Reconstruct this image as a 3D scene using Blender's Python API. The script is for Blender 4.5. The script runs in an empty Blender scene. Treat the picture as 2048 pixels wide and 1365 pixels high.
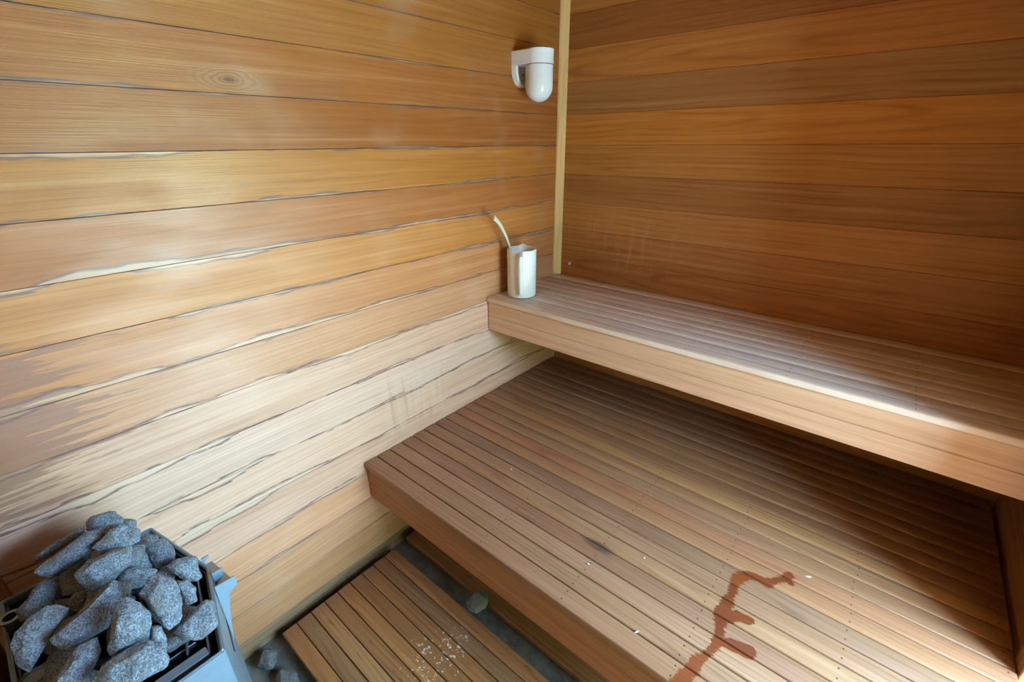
import bpy, bmesh, math, random
from mathutils import Vector, Matrix, noise

# ------------------------------------------------------------------ camera, world, exposure
scene = bpy.context.scene
COL = scene.collection
FPX = 917.03
CAM_LOC = (1.3809, -1.9925, 1.654)
CAM_RIGHT = Vector((0.763526, 0.645735, -0.007356))
CAM_DOWN = Vector((0.251283, -0.307575, -0.917744))
CAM_FWD = Vector((-0.594882, 0.698874, -0.397103))
cam_d = bpy.data.cameras.new('camera')
cam_d.sensor_width = 36.0
cam_d.lens = FPX / 2048 * 36.0
cam_d.clip_start = 0.02
cam = bpy.data.objects.new('camera', cam_d)
COL.objects.link(cam)
m = Matrix.Identity(4)
for r in range(3):
    m[r][0] = CAM_RIGHT[r]
    m[r][1] = -CAM_DOWN[r]
    m[r][2] = -CAM_FWD[r]
    m[r][3] = CAM_LOC[r]
cam.matrix_world = m
scene.camera = cam

vs = scene.view_settings
vs.view_transform = 'Standard'
vs.look = 'None'
vs.gamma = 1.0
vs.use_curve_mapping = False
vs.exposure = 2.15

scene.cycles.max_bounces = 5
scene.cycles.diffuse_bounces = 4
scene.cycles.glossy_bounces = 2
scene.cycles.caustics_reflective = False
scene.cycles.caustics_refractive = False

world = bpy.data.worlds.new('sky')
scene.world = world
world.use_nodes = True
wn = world.node_tree.nodes
wl = world.node_tree.links
wn.clear()
bg = wn.new('ShaderNodeBackground')
bg.inputs['Color'].default_value = (0.42, 0.71, 1.0, 1.0)      # even, slightly hazy blue sky
bg.inputs['Strength'].default_value = 12.0
wo = wn.new('ShaderNodeOutputWorld')
wl.new(bg.outputs[0], wo.inputs['Surface'])

# afternoon sun from behind the building: it reaches the yard and hedge, not the doorway
sd = bpy.data.lights.new('sun', 'SUN')
sd.energy = 13.0
sd.color = (1.0, 0.92, 0.80)
sd.angle = math.radians(0.6)
sun = bpy.data.objects.new('sun', sd)
COL.objects.link(sun)
sun.matrix_world = Vector((-0.62, -0.30, 0.72)).to_track_quat('Z', 'Y').to_matrix().to_4x4()

DOOR_Y0, DOOR_Y1, DOOR_Z = -1.62, -0.74, 2.0      # doorway in the right wall
WALL_R, WALL_F, CEIL = 1.85, -2.21, 2.30
# sky portal in the doorway: tells the sampler where the daylight enters
pl = bpy.data.lights.new('door_daylight', 'AREA')
pl.shape = 'RECTANGLE'
pl.size = DOOR_Y1 - DOOR_Y0
pl.size_y = DOOR_Z
pl.cycles.is_portal = True
po = bpy.data.objects.new('door_daylight', pl)
COL.objects.link(po)
po.matrix_world = Matrix(((0, 0, 1, WALL_R + 0.08), (1, 0, 0, (DOOR_Y0 + DOOR_Y1) / 2), (0, 1, 0, DOOR_Z / 2), (0, 0, 0, 1)))

# ------------------------------------------------------------------ helpers
random.seed(7)
PI = math.pi


def lin(r, g, b):
    f = lambda c: (c / 255 / 12.92) if c / 255 <= 0.04045 else ((c / 255 + 0.055) / 1.055) ** 2.4
    return (f(r), f(g), f(b), 1.0)


class NG:
    """Compact node-graph writer."""

    def __init__(self, name):
        self.mat = bpy.data.materials.new(name)
        self.mat.use_nodes = True
        self.t = self.mat.node_tree
        self.t.nodes.clear()
        self.out = self.t.nodes.new('ShaderNodeOutputMaterial')

    def n(self, kind, **kw):
        nd = self.t.nodes.new('ShaderNode' + kind)
        for k, v in kw.items():
            setattr(nd, k, v)
        return nd

    def put(self, sock, v):
        if isinstance(v, bpy.types.NodeSocket):
            self.t.links.new(v, sock)
        elif v is not None:
            sock.default_value = v

    def m(self, op, a, b=None, c=None, clamp=False):
        nd = self.n('Math', operation=op, use_clamp=clamp)
        self.put(nd.inputs[0], a)
        if b is not None:
            self.put(nd.inputs[1], b)
        if c is not None:
            self.put(nd.inputs[2], c)
        return nd.outputs[0]

    def v(self, op, a, b=None):
        nd = self.n('VectorMath', operation=op)
        self.put(nd.inputs[0], a)
        if b is not None:
            self.put(nd.inputs[1], b)
        return nd.outputs['Value'] if op in ('LENGTH', 'DISTANCE', 'DOT_PRODUCT') else nd.outputs[0]

    def xyz(self, x, y, z):
        nd = self.n('CombineXYZ')
        for i, q in enumerate((x, y, z)):
            self.put(nd.inputs[i], q)
        return nd.outputs[0]

    def sep(self, vec):
        nd = self.n('SeparateXYZ')
        self.put(nd.inputs[0], vec)
        return nd.outputs[0], nd.outputs[1], nd.outputs[2]

    def noise(self, vec, scale=1.0, detail=3.0, rough=0.55, dist=0.0):
        nd = self.n('TexNoise')
        self.put(nd.inputs['Vector'], vec)
        nd.inputs['Scale'].default_value = scale
        nd.inputs['Detail'].default_value = detail
        nd.inputs['Roughness'].default_value = rough
        nd.inputs['Distortion'].default_value = dist
        return nd.outputs[0]

    def ramp(self, x, a, b, lo=0.0, hi=1.0, smooth=True):
        nd = self.n('MapRange', clamp=True)
        nd.interpolation_type = 'SMOOTHSTEP' if smooth else 'LINEAR'
        for i, q in zip((0, 1, 2, 3, 4), (x, a, b, lo, hi)):
            self.put(nd.inputs[i], q)
        return nd.outputs[0]

    def mix(self, f, a, b, kind='MIX'):
        nd = self.n('Mix', data_type='RGBA', blend_type=kind)
        self.put(nd.inputs[0], f)
        self.put(nd.inputs[6], a)
        self.put(nd.inputs[7], b)
        return nd.outputs[2]

    def bump(self, h, strength, dist):
        nd = self.n('Bump')
        nd.inputs['Strength'].default_value = strength
        nd.inputs['Distance'].default_value = dist
        self.put(nd.inputs['Height'], h)
        return nd.outputs[0]

    def finish(self, color, rough=0.5, metal=0.0, normal=None, spec=0.5, **kw):
        b = self.n('BsdfPrincipled')
        self.put(b.inputs['Base Color'], color)
        self.put(b.inputs['Roughness'], rough)
        self.put(b.inputs['Metallic'], metal)
        self.put(b.inputs['Specular IOR Level'], spec)
        if normal is not None:
            self.put(b.inputs['Normal'], normal)
        for k, q in kw.items():
            self.put(b.inputs[k], q)
        self.t.links.new(b.outputs[0], self.out.inputs['Surface'])
        return self.mat


def wood(name, extra=None, rough=0.42, ring=52.0, contrast=1.0, spec=0.5, tilt=0.05, soft=0.4):
    """Softwood: local X runs along the grain, Y across the face. Colour comes from the object's own colour."""
    g = NG(name)
    tc = g.n('TexCoord').outputs['Object']
    oi = g.n('ObjectInfo')
    rnd = oi.outputs['Random']
    pos = g.n('NewGeometry').outputs['Position']
    x, y, z = g.sep(tc)
    sx = g.m('MULTIPLY_ADD', rnd, 61.7, x)
    r2 = g.m('FRACT', g.m('MULTIPLY', rnd, 17.31))
    r3 = g.m('FRACT', g.m('MULTIPLY', rnd, 91.7))
    # growth rings: distance to a pith line that is tilted against the face (cathedral arches where it crosses)
    warp = g.noise(g.xyz(g.m('MULTIPLY', sx, 1.6), g.m('MULTIPLY', y, 9.0), rnd), 1.0, 1.0, 0.5)
    warp = g.m('MULTIPLY', g.m('SUBTRACT', warp, 0.5), 0.045)
    yo = g.m('MULTIPLY_ADD', r2, 0.16, -0.08)
    dy = g.m('ADD', g.m('SUBTRACT', y, yo), warp)
    dz = g.m('MULTIPLY_ADD', x, g.m('MULTIPLY_ADD', r3, 2 * tilt, -tilt), g.m('MULTIPLY_ADD', r2, 0.09, -0.02))
    dist = g.m('SQRT', g.m('ADD', g.m('MULTIPLY', dy, dy), g.m('MULTIPLY', dz, dz)))
    wob = g.noise(g.xyz(g.m('MULTIPLY', sx, 3.0), g.m('MULTIPLY', y, 14.0), r3), 1.0, 1.0, 0.5)
    ph = g.m('MULTIPLY_ADD', dist, ring * 6.2832, g.m('MULTIPLY', wob, 7.0))
    s = g.m('MULTIPLY_ADD', g.m('SINE', ph), 0.5, 0.5)
    blot = g.noise(g.xyz(g.m('MULTIPLY', sx, 3.5), g.m('MULTIPLY', y, 12.0), rnd), 1.0, 2.0, 0.6)
    late = g.m('POWER', s, 4.0)
    late = g.m('MULTIPLY', late, g.ramp(blot, 0.32, 0.68, 0.12, 0.75 * contrast))
    fib = g.noise(g.xyz(g.m('MULTIPLY', sx, 7.0), g.m('MULTIPLY', y, 420.0), g.m('MULTIPLY', z, 420.0)), 1.0, 1.0, 0.6)
    streak = g.noise(g.xyz(g.m('MULTIPLY', sx, 1.1), g.m('MULTIPLY', y, 55.0), g.m('MULTIPLY', z, 40.0)), 1.0, 2.0, 0.6)
    base = oi.outputs['Color']
    darkc = g.mix(1.0, base, (0.70, 0.58, 0.48, 1), 'MULTIPLY')
    palec = g.mix(0.22, base, (0.86, 0.66, 0.46, 1))
    c = g.mix(g.ramp(streak, 0.30, 0.62, soft, 0.0), base, darkc)
    c = g.mix(g.ramp(streak, 0.56, 0.78, 0.0, 0.5), c, palec)
    c = g.mix(g.ramp(blot, 0.55, 0.8, 0.0, 0.25), c, darkc)
    c = g.mix(late, c, g.mix(1.0, base, (0.52, 0.36, 0.26, 1), 'MULTIPLY'))
    c = g.mix(g.ramp(fib, 0.5, 0.72, 0.0, 0.28), c, g.mix(1.0, base, (0.55, 0.42, 0.34, 1), 'MULTIPLY'))
    rgh = g.ramp(blot, 0.3, 0.7, rough - 0.06, rough + 0.10)
    h = g.noise(g.xyz(g.m('MULTIPLY', sx, 7.0), g.m('MULTIPLY', y, 420.0), 0.0), 1.0, 0.0, 0.6)
    ctx = dict(g=g, x=x, y=y, z=z, sx=sx, rnd=rnd, r2=r2, r3=r3, pos=pos, color=c, rough=rgh, height=h, oi=oi, fib=fib, base=base)
    if extra:
        extra(ctx)
    return g.finish(ctx['color'], ctx['rough'], normal=g.bump(ctx['height'], 0.25, 0.0012), spec=spec)


def left_wall_marks(k):
    """Sapwood bands and purple-brown ragged heartwood edges beside the seams, a ringed knot, old drip marks."""
    g = k['g']
    px, py, pz = g.sep(k['pos'])
    alpha = k['oi'].outputs['Alpha']
    c = k['color']
    purple = (0.15, 0.062, 0.05, 1)
    sap = (0.68, 0.50, 0.38, 1)
    jag = g.noise(g.xyz(g.m('MULTIPLY', k['sx'], 11.0), g.m('MULTIPLY', k['y'], 210.0), k['rnd']), 1.0, 2.0, 0.6)
    for sgn, seed in ((1.0, 3.1), (-1.0, 8.7)):
        d = g.m('SUBTRACT', 0.0648, g.m('MULTIPLY', k['y'], sgn))
        n1 = g.noise(g.xyz(g.m('MULTIPLY', k['sx'], 2.1), seed, k['r2']), 1.0, 3.0, 0.6)
        near = g.ramp(py, -1.1, -2.1, 0.8, 1.9)
        b = g.m('MULTIPLY', g.m('MULTIPLY', g.m('SUBTRACT', n1, 0.44), 0.075), g.m('MULTIPLY', alpha, near))
        b = g.m('MULTIPLY_ADD', g.m('SUBTRACT', jag, 0.5), g.m('MULTIPLY', alpha, 0.022), b)
        e = g.m('SUBTRACT', b, d)                       # > 0 inside the band
        inside = g.ramp(e, 0.0, 0.0012)
        c = g.mix(g.m('MULTIPLY', inside, 0.5), c, sap)
        line = g.m('MULTIPLY', g.ramp(e, -0.0008, 0.0010), g.ramp(e, g.ramp(jag, 0.35, 0.65, 0.004, 0.014), 0.0018))
        c = g.mix(g.m('MULTIPLY', line, 0.9), c, purple)
    # long ragged flames at the end next to the stove
    fl = g.noise(g.xyz(g.m('MULTIPLY', k['sx'], 4.2), g.m('MULTIPLY', k['y'], 75.0), k['r3']), 1.0, 3.0, 0.62)
    zone = g.m('MULTIPLY', g.ramp(py, -1.72, -2.12), g.m('MULTIPLY', g.ramp(pz, 0.78, 1.0), g.ramp(pz, 1.36, 1.22)))
    flame = g.ramp(g.m('ADD', fl, g.m('MULTIPLY', zone, 0.34)), 0.66, 0.70)
    flame = g.m('MULTIPLY', flame, g.ramp(zone, 0.02, 0.2))
    c = g.mix(g.m('MULTIPLY', flame, 0.6), c, (0.22, 0.10, 0.085, 1))
    # ringed knot on the upper board
    jy = g.m('MULTIPLY', g.m('SUBTRACT', py, -1.45), 0.36)
    jz = g.m('SUBTRACT', pz, 1.803)
    wob = g.noise(g.xyz(g.m('MULTIPLY', py, 14.0), g.m('MULTIPLY', pz, 26.0), 0.0), 1.0, 2.0, 0.5)
    rr = g.m('MULTIPLY_ADD', g.m('SUBTRACT', wob, 0.5), 0.018, g.m('SQRT', g.m('ADD', g.m('MULTIPLY', jy, jy), g.m('MULTIPLY', jz, jz))))
    rings = g.m('POWER', g.m('MULTIPLY_ADD', g.m('SINE', g.m('MULTIPLY', rr, 980.0)), 0.5, 0.5), 2.0)
    fall = g.m('MULTIPLY', g.ramp(rr, 0.042, 0.016), g.ramp(pz, 1.772, 1.776))
    c = g.mix(g.m('MULTIPLY', fall, 0.16), c, (0.62, 0.42, 0.24, 1))
    c = g.mix(g.m('MULTIPLY', g.m('MULTIPLY', rings, fall), 0.8), c, (0.22, 0.085, 0.028, 1))
    c = g.mix(g.m('MULTIPLY', g.ramp(rr, 0.008, 0.002), g.ramp(pz, 1.772, 1.776)), c, (0.16, 0.06, 0.025, 1))
    # water runs above the lower bench
    dr = g.noise(g.xyz(g.m('MULTIPLY', py, 34.0), g.m('MULTIPLY', pz, 3.0), 4.0), 1.0, 2.0, 0.5)
    zone = g.m('MULTIPLY', g.m('MULTIPLY', g.ramp(py, -1.2, -1.08), g.ramp(py, -0.78, -0.92)), g.m('MULTIPLY', g.ramp(pz, 0.53, 0.6), g.ramp(pz, 0.86, 0.74)))
    c = g.mix(g.m('MULTIPLY', g.m('MULTIPLY', g.ramp(dr, 0.48, 0.62), zone), 0.30), c, (0.66, 0.50, 0.40, 1))
    c = g.mix(g.m('MULTIPLY', g.m('MULTIPLY', g.ramp(dr, 0.44, 0.34), zone), 0.4), c, (0.44, 0.24, 0.11, 1))
    # worn pale patches of a wall that has been leaned on
    wp = g.noise(k['pos'], 4.0, 2.0, 0.6)
    c = g.mix(g.m('MULTIPLY', g.ramp(wp, 0.50, 0.78), 0.14), c, (0.66, 0.50, 0.37, 1))
    k['color'] = c


def back_wall_marks(k):
    g = k['g']
    px, py, pz = g.sep(k['pos'])
    c = k['color']
    dr = g.noise(g.xyz(g.m('MULTIPLY', px, 30.0), g.m('MULTIPLY', pz, 5.0), 1.0), 1.0, 3.0, 0.55)
    zone = g.m('MULTIPLY', g.m('MULTIPLY', g.ramp(px, 0.02, 0.15), g.ramp(px, 0.75, 0.45)), g.m('MULTIPLY', g.ramp(pz, 1.06, 1.12), g.ramp(pz, 1.36, 1.28)))
    c = g.mix(g.m('MULTIPLY', g.m('MULTIPLY', g.ramp(dr, 0.5, 0.66), zone), 0.28), c, (0.52, 0.33, 0.18, 1))
    # small white chip in the surface near the corner
    dd = g.v('DISTANCE', k['pos'], (0.084, 0.0, 1.073))
    wb = g.noise(k['pos'], 160.0, 2.0)
    dd = g.m('MULTIPLY_ADD', g.m('SUBTRACT', wb, 0.5), 0.012, dd)
    c = g.mix(g.ramp(dd, 0.009, 0.007), c, (0.75, 0.72, 0.72, 1))
    k['color'] = c


def nail_marks(k, rows, off, top=True):
    g = k['g']
    px, py, pz = g.sep(k['pos'])
    c = k['color']
    best = None
    for rx in rows:
        dx = g.m('SUBTRACT', px, rx)
        dx = g.m('MULTIPLY_ADD', g.m('SUBTRACT', k['r2'], 0.5), 0.012, dx)
        ay = g.m('SUBTRACT', g.m('ABSOLUTE', k['y']), off)
        d = g.m('SQRT', g.m('ADD', g.m('MULTIPLY', dx, dx), g.m('MULTIPLY', ay, ay)))
        best = d if best is None else g.m('MINIMUM', best, d)
    k['color'] = g.mix(g.ramp(best, 0.0026, 0.0016), c, (0.03, 0.018, 0.012, 1))


STAIN = [[(1.235, -1.285), (1.256, -1.2), (1.268, -1.156), (1.281, -1.113), (1.276, -1.066), (1.27, -1.027), (1.264, -0.987), (1.267, -0.946),
          (1.264, -0.898), (1.273, -0.859), (1.302, -0.842), (1.33, -0.845)],
         [(1.33, -0.845), (1.358, -0.809), (1.374, -0.779), (1.38, -0.80)], [(1.281, -1.10), (1.31, -1.083), (1.345, -1.078)], [(1.27, -1.03), (1.30, -1.0), (1.325, -0.995)]]


def lower_bench_marks(k):
    nail_marks(k, (0.01, 0.31, 0.612, 0.915, 1.22, 1.52, 1.82), 0.0145)


def spill_marks(k):
    g = k['g']
    lower_bench_marks(k)
    px, py, pz = g.sep(k['pos'])
    c = k['color']
    # grey weathered blotches and one dark knot
    wb = g.noise(g.xyz(g.m('MULTIPLY', px, 9.0), g.m('MULTIPLY', py, 22.0), 0.0), 1.0, 3.0)
    ex = g.m('MULTIPLY', g.m('SUBTRACT', px, 0.905), 0.32)
    ey = g.m('SUBTRACT', py, -1.035)
    kd = g.m('MULTIPLY_ADD', g.m('SUBTRACT', wb, 0.5), 0.03, g.m('SQRT', g.m('ADD', g.m('MULTIPLY', ex, ex), g.m('MULTIPLY', ey, ey))))
    c = g.mix(g.ramp(kd, 0.024, 0.008, 0, 0.7), c, (0.07, 0.04, 0.03, 1))
    # spilled liquid that soaked in: ragged along the grain
    jag = g.noise(g.xyz(g.m('MULTIPLY', px, 22.0), g.m('MULTIPLY', py, 260.0), 2.0), 1.0, 2.0, 0.7)
    qx = g.m('MULTIPLY_ADD', g.m('SUBTRACT', jag, 0.5), 0.034, px)
    lump = g.noise(g.xyz(g.m('MULTIPLY', px, 13.0), g.m('MULTIPLY', py, 13.0), 5.0), 1.0, 2.0, 0.5)
    best = None
    for line in STAIN:
        for (ax, ay), (bx, by) in zip(line[:-1], line[1:]):
            ux, uy = bx - ax, by - ay
            l2 = ux * ux + uy * uy
            dx = g.m('SUBTRACT', qx, ax)
            dy = g.m('SUBTRACT', py, ay)
            t = g.m('ADD', g.m('MULTIPLY', dx, ux / l2), g.m('MULTIPLY', dy, uy / l2), clamp=True)
            ex = g.m('MULTIPLY_ADD', t, -ux, dx)
            ey = g.m('MULTIPLY_ADD', t, -uy, dy)
            d = g.m('ADD', g.m('MULTIPLY', ex, ex), g.m('MULTIPLY', ey, ey))
            best = d if best is None else g.m('MINIMUM', best, d)
    best = g.m('SQRT', best)
    w = g.ramp(lump, 0.3, 0.7, 0.007, 0.023, False)
    mask = g.ramp(g.m('SUBTRACT', w, best), 0.0, 0.0018)
    tint = g.mix(g.ramp(k['r3'], 0.2, 0.8), (0.42, 0.12, 0.03, 1), (0.62, 0.24, 0.05, 1))
    wet = g.mix(1.0, g.mix(0.55, c, tint), (0.42, 0.22, 0.13, 1), 'MULTIPLY')
    k['color'] = g.mix(g.m('MULTIPLY', mask, 0.95), c, wet)
    k['rough'] = g.m('SUBTRACT', k['rough'], g.m('MULTIPLY', mask, 0.12))


def upper_bench_marks(k):
    nail_marks(k, (0.31, 0.612, 0.915, 1.22, 1.52), 0.0145)


def duck_marks(k):
    g = k['g']
    px, py, pz = g.sep(k['pos'])
    c = k['color']
    # dark water marks in the grain and dried white specks
    dk = g.noise(g.xyz(g.m('MULTIPLY', k['sx'], 9.0), g.m('MULTIPLY', k['y'], 60.0), k['rnd']), 1.0, 3.0, 0.6)
    c = g.mix(g.ramp(dk, 0.62, 0.70, 0, 0.6), c, (0.10, 0.045, 0.02, 1))
    endd = g.m('MULTIPLY_ADD', g.m('SUBTRACT', dk, 0.5), 0.25, px)
    c = g.mix(g.ramp(endd, 0.16, 0.06, 0, 0.55), c, (0.24, 0.10, 0.045, 1))
    sp = g.noise(k['pos'], 75.0, 3.0, 0.7)
    zn = g.v('LENGTH', g.v('MULTIPLY', g.v('SUBTRACT', k['pos'], (0.53, -1.39, 0.06)), (1.0, 0.75, 0.0)))
    zone = g.ramp(zn, 0.16, 0.05)
    c = g.mix(g.m('MULTIPLY', g.ramp(g.m('MULTIPLY_ADD', zone, 0.16, sp), 0.74, 0.78), zone), c, (0.80, 0.74, 0.64, 1))
    k['color'] = c


M = {}
M['wood_left'] = wood('cedar_left_wall', left_wall_marks, rough=0.44, ring=70, contrast=0.36, spec=0.6)
M['wood_back'] = wood('cedar_back_wall', back_wall_marks, rough=0.50, ring=48, contrast=0.75)
M['wood_plain'] = wood('cedar_plain', None, rough=0.5)
M['wood_fascia'] = wood('cedar_fascia', None, rough=0.5, ring=40, contrast=0.35)
M['wood_lower'] = wood('cedar_lower_bench', lower_bench_marks, rough=0.5, ring=75, contrast=0.7)
M['wood_spill'] = wood('cedar_lower_bench_with_spill', spill_marks, rough=0.5, ring=75, contrast=0.7)
M['wood_upper'] = wood('cedar_upper_bench', upper_bench_marks, rough=0.48, ring=75, contrast=0.5)
M['wood_duck'] = wood('cedar_duckboard', duck_marks, rough=0.5, ring=60, contrast=0.9)


def stone_mat(name, c1, c2):
    g = NG(name)
    tc = g.n('TexCoord').outputs['Object']
    rnd = g.n('ObjectInfo').outputs['Random']
    v = g.v('ADD', tc, g.xyz(g.m('MULTIPLY', rnd, 31.0), rnd, 0.0))
    sp = g.noise(v, 330.0, 3.0, 0.75)
    md = g.noise(v, 85.0, 4.0, 0.65)
    br = g.noise(v, 22.0, 3.0, 0.55)
    c = g.mix(g.ramp(sp, 0.38, 0.62), c1, c2)
    c = g.mix(g.ramp(md, 0.45, 0.7, 0, 0.55), c, (0.045, 0.05, 0.06, 1))
    c = g.mix(g.ramp(sp, 0.66, 0.74, 0, 0.9), c, (0.62, 0.64, 0.66, 1))
    c = g.mix(g.ramp(br, 0.54, 0.72, 0, 0.5), c, (0.13, 0.10, 0.07, 1))
    h = g.m('ADD', g.m('MULTIPLY', sp, 0.5), g.m('MULTIPLY', md, 1.0))
    return g.finish(c, g.ramp(sp, 0.4, 0.7, 0.62, 0.36), normal=g.bump(h, 0.9, 0.004))


M['stone'] = stone_mat('granite_stove_stone', (0.07, 0.09, 0.125, 1), (0.27, 0.33, 0.41, 1))
M['stone_dark'] = stone_mat('dark_green_grey_stone', (0.05, 0.055, 0.055, 1), (0.17, 0.18, 0.18, 1))


def simple(name, col, rough=0.4, metal=0.0, scale=60.0, amount=0.12, bump=0.0, **kw):
    g = NG(name)
    tc = g.n('TexCoord').outputs['Object']
    n1 = g.noise(tc, scale, 4.0, 0.6)
    c = g.mix(g.ramp(n1, 0.35, 0.7, 0, 1), col, tuple(q * (1 - amount * 2) for q in col[:3]) + (1,))
    nm = g.bump(n1, 0.3, bump) if bump else None
    return g.finish(c, g.ramp(n1, 0.3, 0.7, rough - 0.04, rough + 0.06), metal, normal=nm, **kw)


M['metal'] = simple('brushed_galvanised_steel', (0.34, 0.40, 0.46, 1), 0.36, 0.85, 30, 0.06)
M['metal_dark'] = simple('dark_heated_steel', (0.13, 0.135, 0.145, 1), 0.5, 0.7, 40, 0.2)
M['enamel'] = simple('pale_grey_enamel', (0.23, 0.33, 0.43, 1), 0.36, 0.35, 20, 0.04)
M['porcelain'] = simple('white_porcelain', (0.80, 0.84, 0.88, 1), 0.16, 0.0, 20, 0.02)
M['opal'] = simple('opal_glass', (0.78, 0.83, 0.87, 1), 0.06, 0.0, 20, 0.02)
M['plastic'] = simple('white_plastic', (0.86, 0.87, 0.87, 1), 0.35, 0.0, 14, 0.03)
M['plastic_cream'] = simple('cream_plastic', (0.74, 0.70, 0.60, 1), 0.4, 0.0, 14, 0.04)
M['black'] = simple('black_plastic', (0.02, 0.02, 0.022, 1), 0.5)
M['screw'] = simple('dull_screw_steel', (0.16, 0.15, 0.14, 1), 0.45, 0.8)
M['backing'] = simple('dark_backing', (0.045, 0.028, 0.018, 1), 0.9)
M['concrete'] = simple('grey_green_concrete', (0.15, 0.155, 0.135, 1), 0.85, 0.0, 26, 0.22, 0.004)
M['paving'] = simple('pale_concrete_paving', (0.78, 0.78, 0.77, 1), 0.9, 0.0, 3, 0.04)
M['leaf'] = simple('hedge_leaves', (0.22, 0.28, 0.09, 1), 0.6, 0.0, 9, 0.3)
M['sky_blocker'] = simple('sky_blocker_grey', (0.22, 0.20, 0.18, 1), 0.9, 0.0, 8, 0.1)  # surface of the added sky blockers outside the doorway


# ------------------------------------------------------------------ geometry helpers
WM = {}          # world matrix of every object built here


def place(ob, mat4, parent=None):
    ob.parent = parent
    if parent is not None:
        ob.matrix_parent_inverse = WM[parent.name].inverted()
    ob.matrix_basis = mat4
    WM[ob.name] = mat4.copy()


def empty(name, loc, label=None, cat=None, group=None, kind=None):
    o = bpy.data.objects.new(name, None)
    o.empty_display_size = 0.05
    COL.objects.link(o)
    place(o, Matrix.Translation(loc))
    tag(o, label, cat, group, kind)
    return o


def tag(o, label=None, cat=None, group=None, kind=None):
    if label:
        o['label'] = label
    if cat:
        o['category'] = cat
    if group:
        o['group'] = group
    if kind:
        o['kind'] = kind
    return o


def obj(name, me, mat, parent=None, mat4=None, color=None):
    if me.materials:
        pass
    else:
        me.materials.append(mat)
    o = bpy.data.objects.new(name, me)
    COL.objects.link(o)
    place(o, mat4 or Matrix.Identity(4), parent)
    if me.materials[0] != mat:
        o.material_slots[0].link = 'OBJECT'
        o.material_slots[0].material = mat
    if color:
        o.color = color
    return o


def from_bm(bm, name, smooth=None):
    me = bpy.data.meshes.new(name)
    bmesh.ops.recalc_face_normals(bm, faces=bm.faces[:])
    bm.to_mesh(me)
    bm.free()
    if smooth is not None:
        for p in me.polygons:
            p.use_smooth = True
        me.set_sharp_from_angle(angle=smooth)
    return me


PLANKS = {}


def plank_mesh(L, W, T, bev=0.0015, seg=1, key=None):
    k = (round(L, 4), round(W, 4), round(T, 4), bev, seg, key)
    if k not in PLANKS:
        bm = bmesh.new()
        bmesh.ops.create_cube(bm, size=1.0)
        bmesh.ops.scale(bm, vec=(L, W, T), verts=bm.verts)
        if bev:
            bmesh.ops.bevel(bm, geom=bm.edges[:], offset=bev, segments=seg, affect='EDGES', profile=0.5)
        PLANKS[k] = from_bm(bm, 'plank', 0.9 if seg > 1 else None)
    return PLANKS[k]


def frame(X, Y, Z, loc):
    return Matrix(((X[0], Y[0], Z[0], loc[0]), (X[1], Y[1], Z[1], loc[1]), (X[2], Y[2], Z[2], loc[2]), (0, 0, 0, 1)))


ON_LEFT = ((0, 1, 0), (0, 0, 1), (1, 0, 0))
ON_BACK = ((1, 0, 0), (0, 0, 1), (0, -1, 0))
ON_RIGHT = ((0, -1, 0), (0, 0, 1), (-1, 0, 0))
ON_FRONT = ((-1, 0, 0), (0, 0, 1), (0, 1, 0))
FLAT = ((1, 0, 0), (0, 1, 0), (0, 0, 1))


def box_mesh(x0, x1, y0, y1, z0, z1, bev=0.0, seg=1):
    """Box in world coordinates around its own centre; returns (mesh, matrix)."""
    me = plank_mesh(x1 - x0, y1 - y0, z1 - z0, bev, seg, 'box%d' % len(PLANKS))
    return me, Matrix.Translation(((x0 + x1) / 2, (y0 + y1) / 2, (z0 + z1) / 2))


def box(name, b, mat, parent=None, bev=0.0, seg=1, color=None):
    me, mt = box_mesh(*b, bev, seg)
    return obj(name, me, mat, parent, mt, color)


def prism(poly, z0, z1, bev=0.0, seg=2):
    """Vertical prism over a plan polygon (bmesh)."""
    bm = bmesh.new()
    a = [bm.verts.new((x, y, z0)) for x, y in poly]
    b = [bm.verts.new((x, y, z1)) for x, y in poly]
    n = len(poly)
    bm.faces.new(a[::-1])
    bm.faces.new(b)
    for i in range(n):
        bm.faces.new((a[i], a[(i + 1) % n], b[(i + 1) % n], b[i]))
    if bev:
        bmesh.ops.bevel(bm, geom=bm.edges[:], offset=bev, segments=seg, affect='EDGES')
    return bm


def lathe(profile, n=40):
    bm = bmesh.new()
    rings = []
    for r, z in profile:
        if r < 1e-6:
            rings.append([bm.verts.new((0, 0, z))])
        else:
            rings.append([bm.verts.new((r * math.cos(2 * PI * i / n), r * math.sin(2 * PI * i / n), z)) for i in range(n)])
    for a, b in zip(rings[:-1], rings[1:]):
        for i in range(n):
            j = (i + 1) % n
            if len(a) == 1 and len(b) == 1:
                continue
            if len(a) == 1:
                bm.faces.new((a[0], b[i], b[j]))
            elif len(b) == 1:
                bm.faces.new((a[i], a[j], b[0]))
            else:
                bm.faces.new((a[i], a[j], b[j], b[i]))
    return bm


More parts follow.
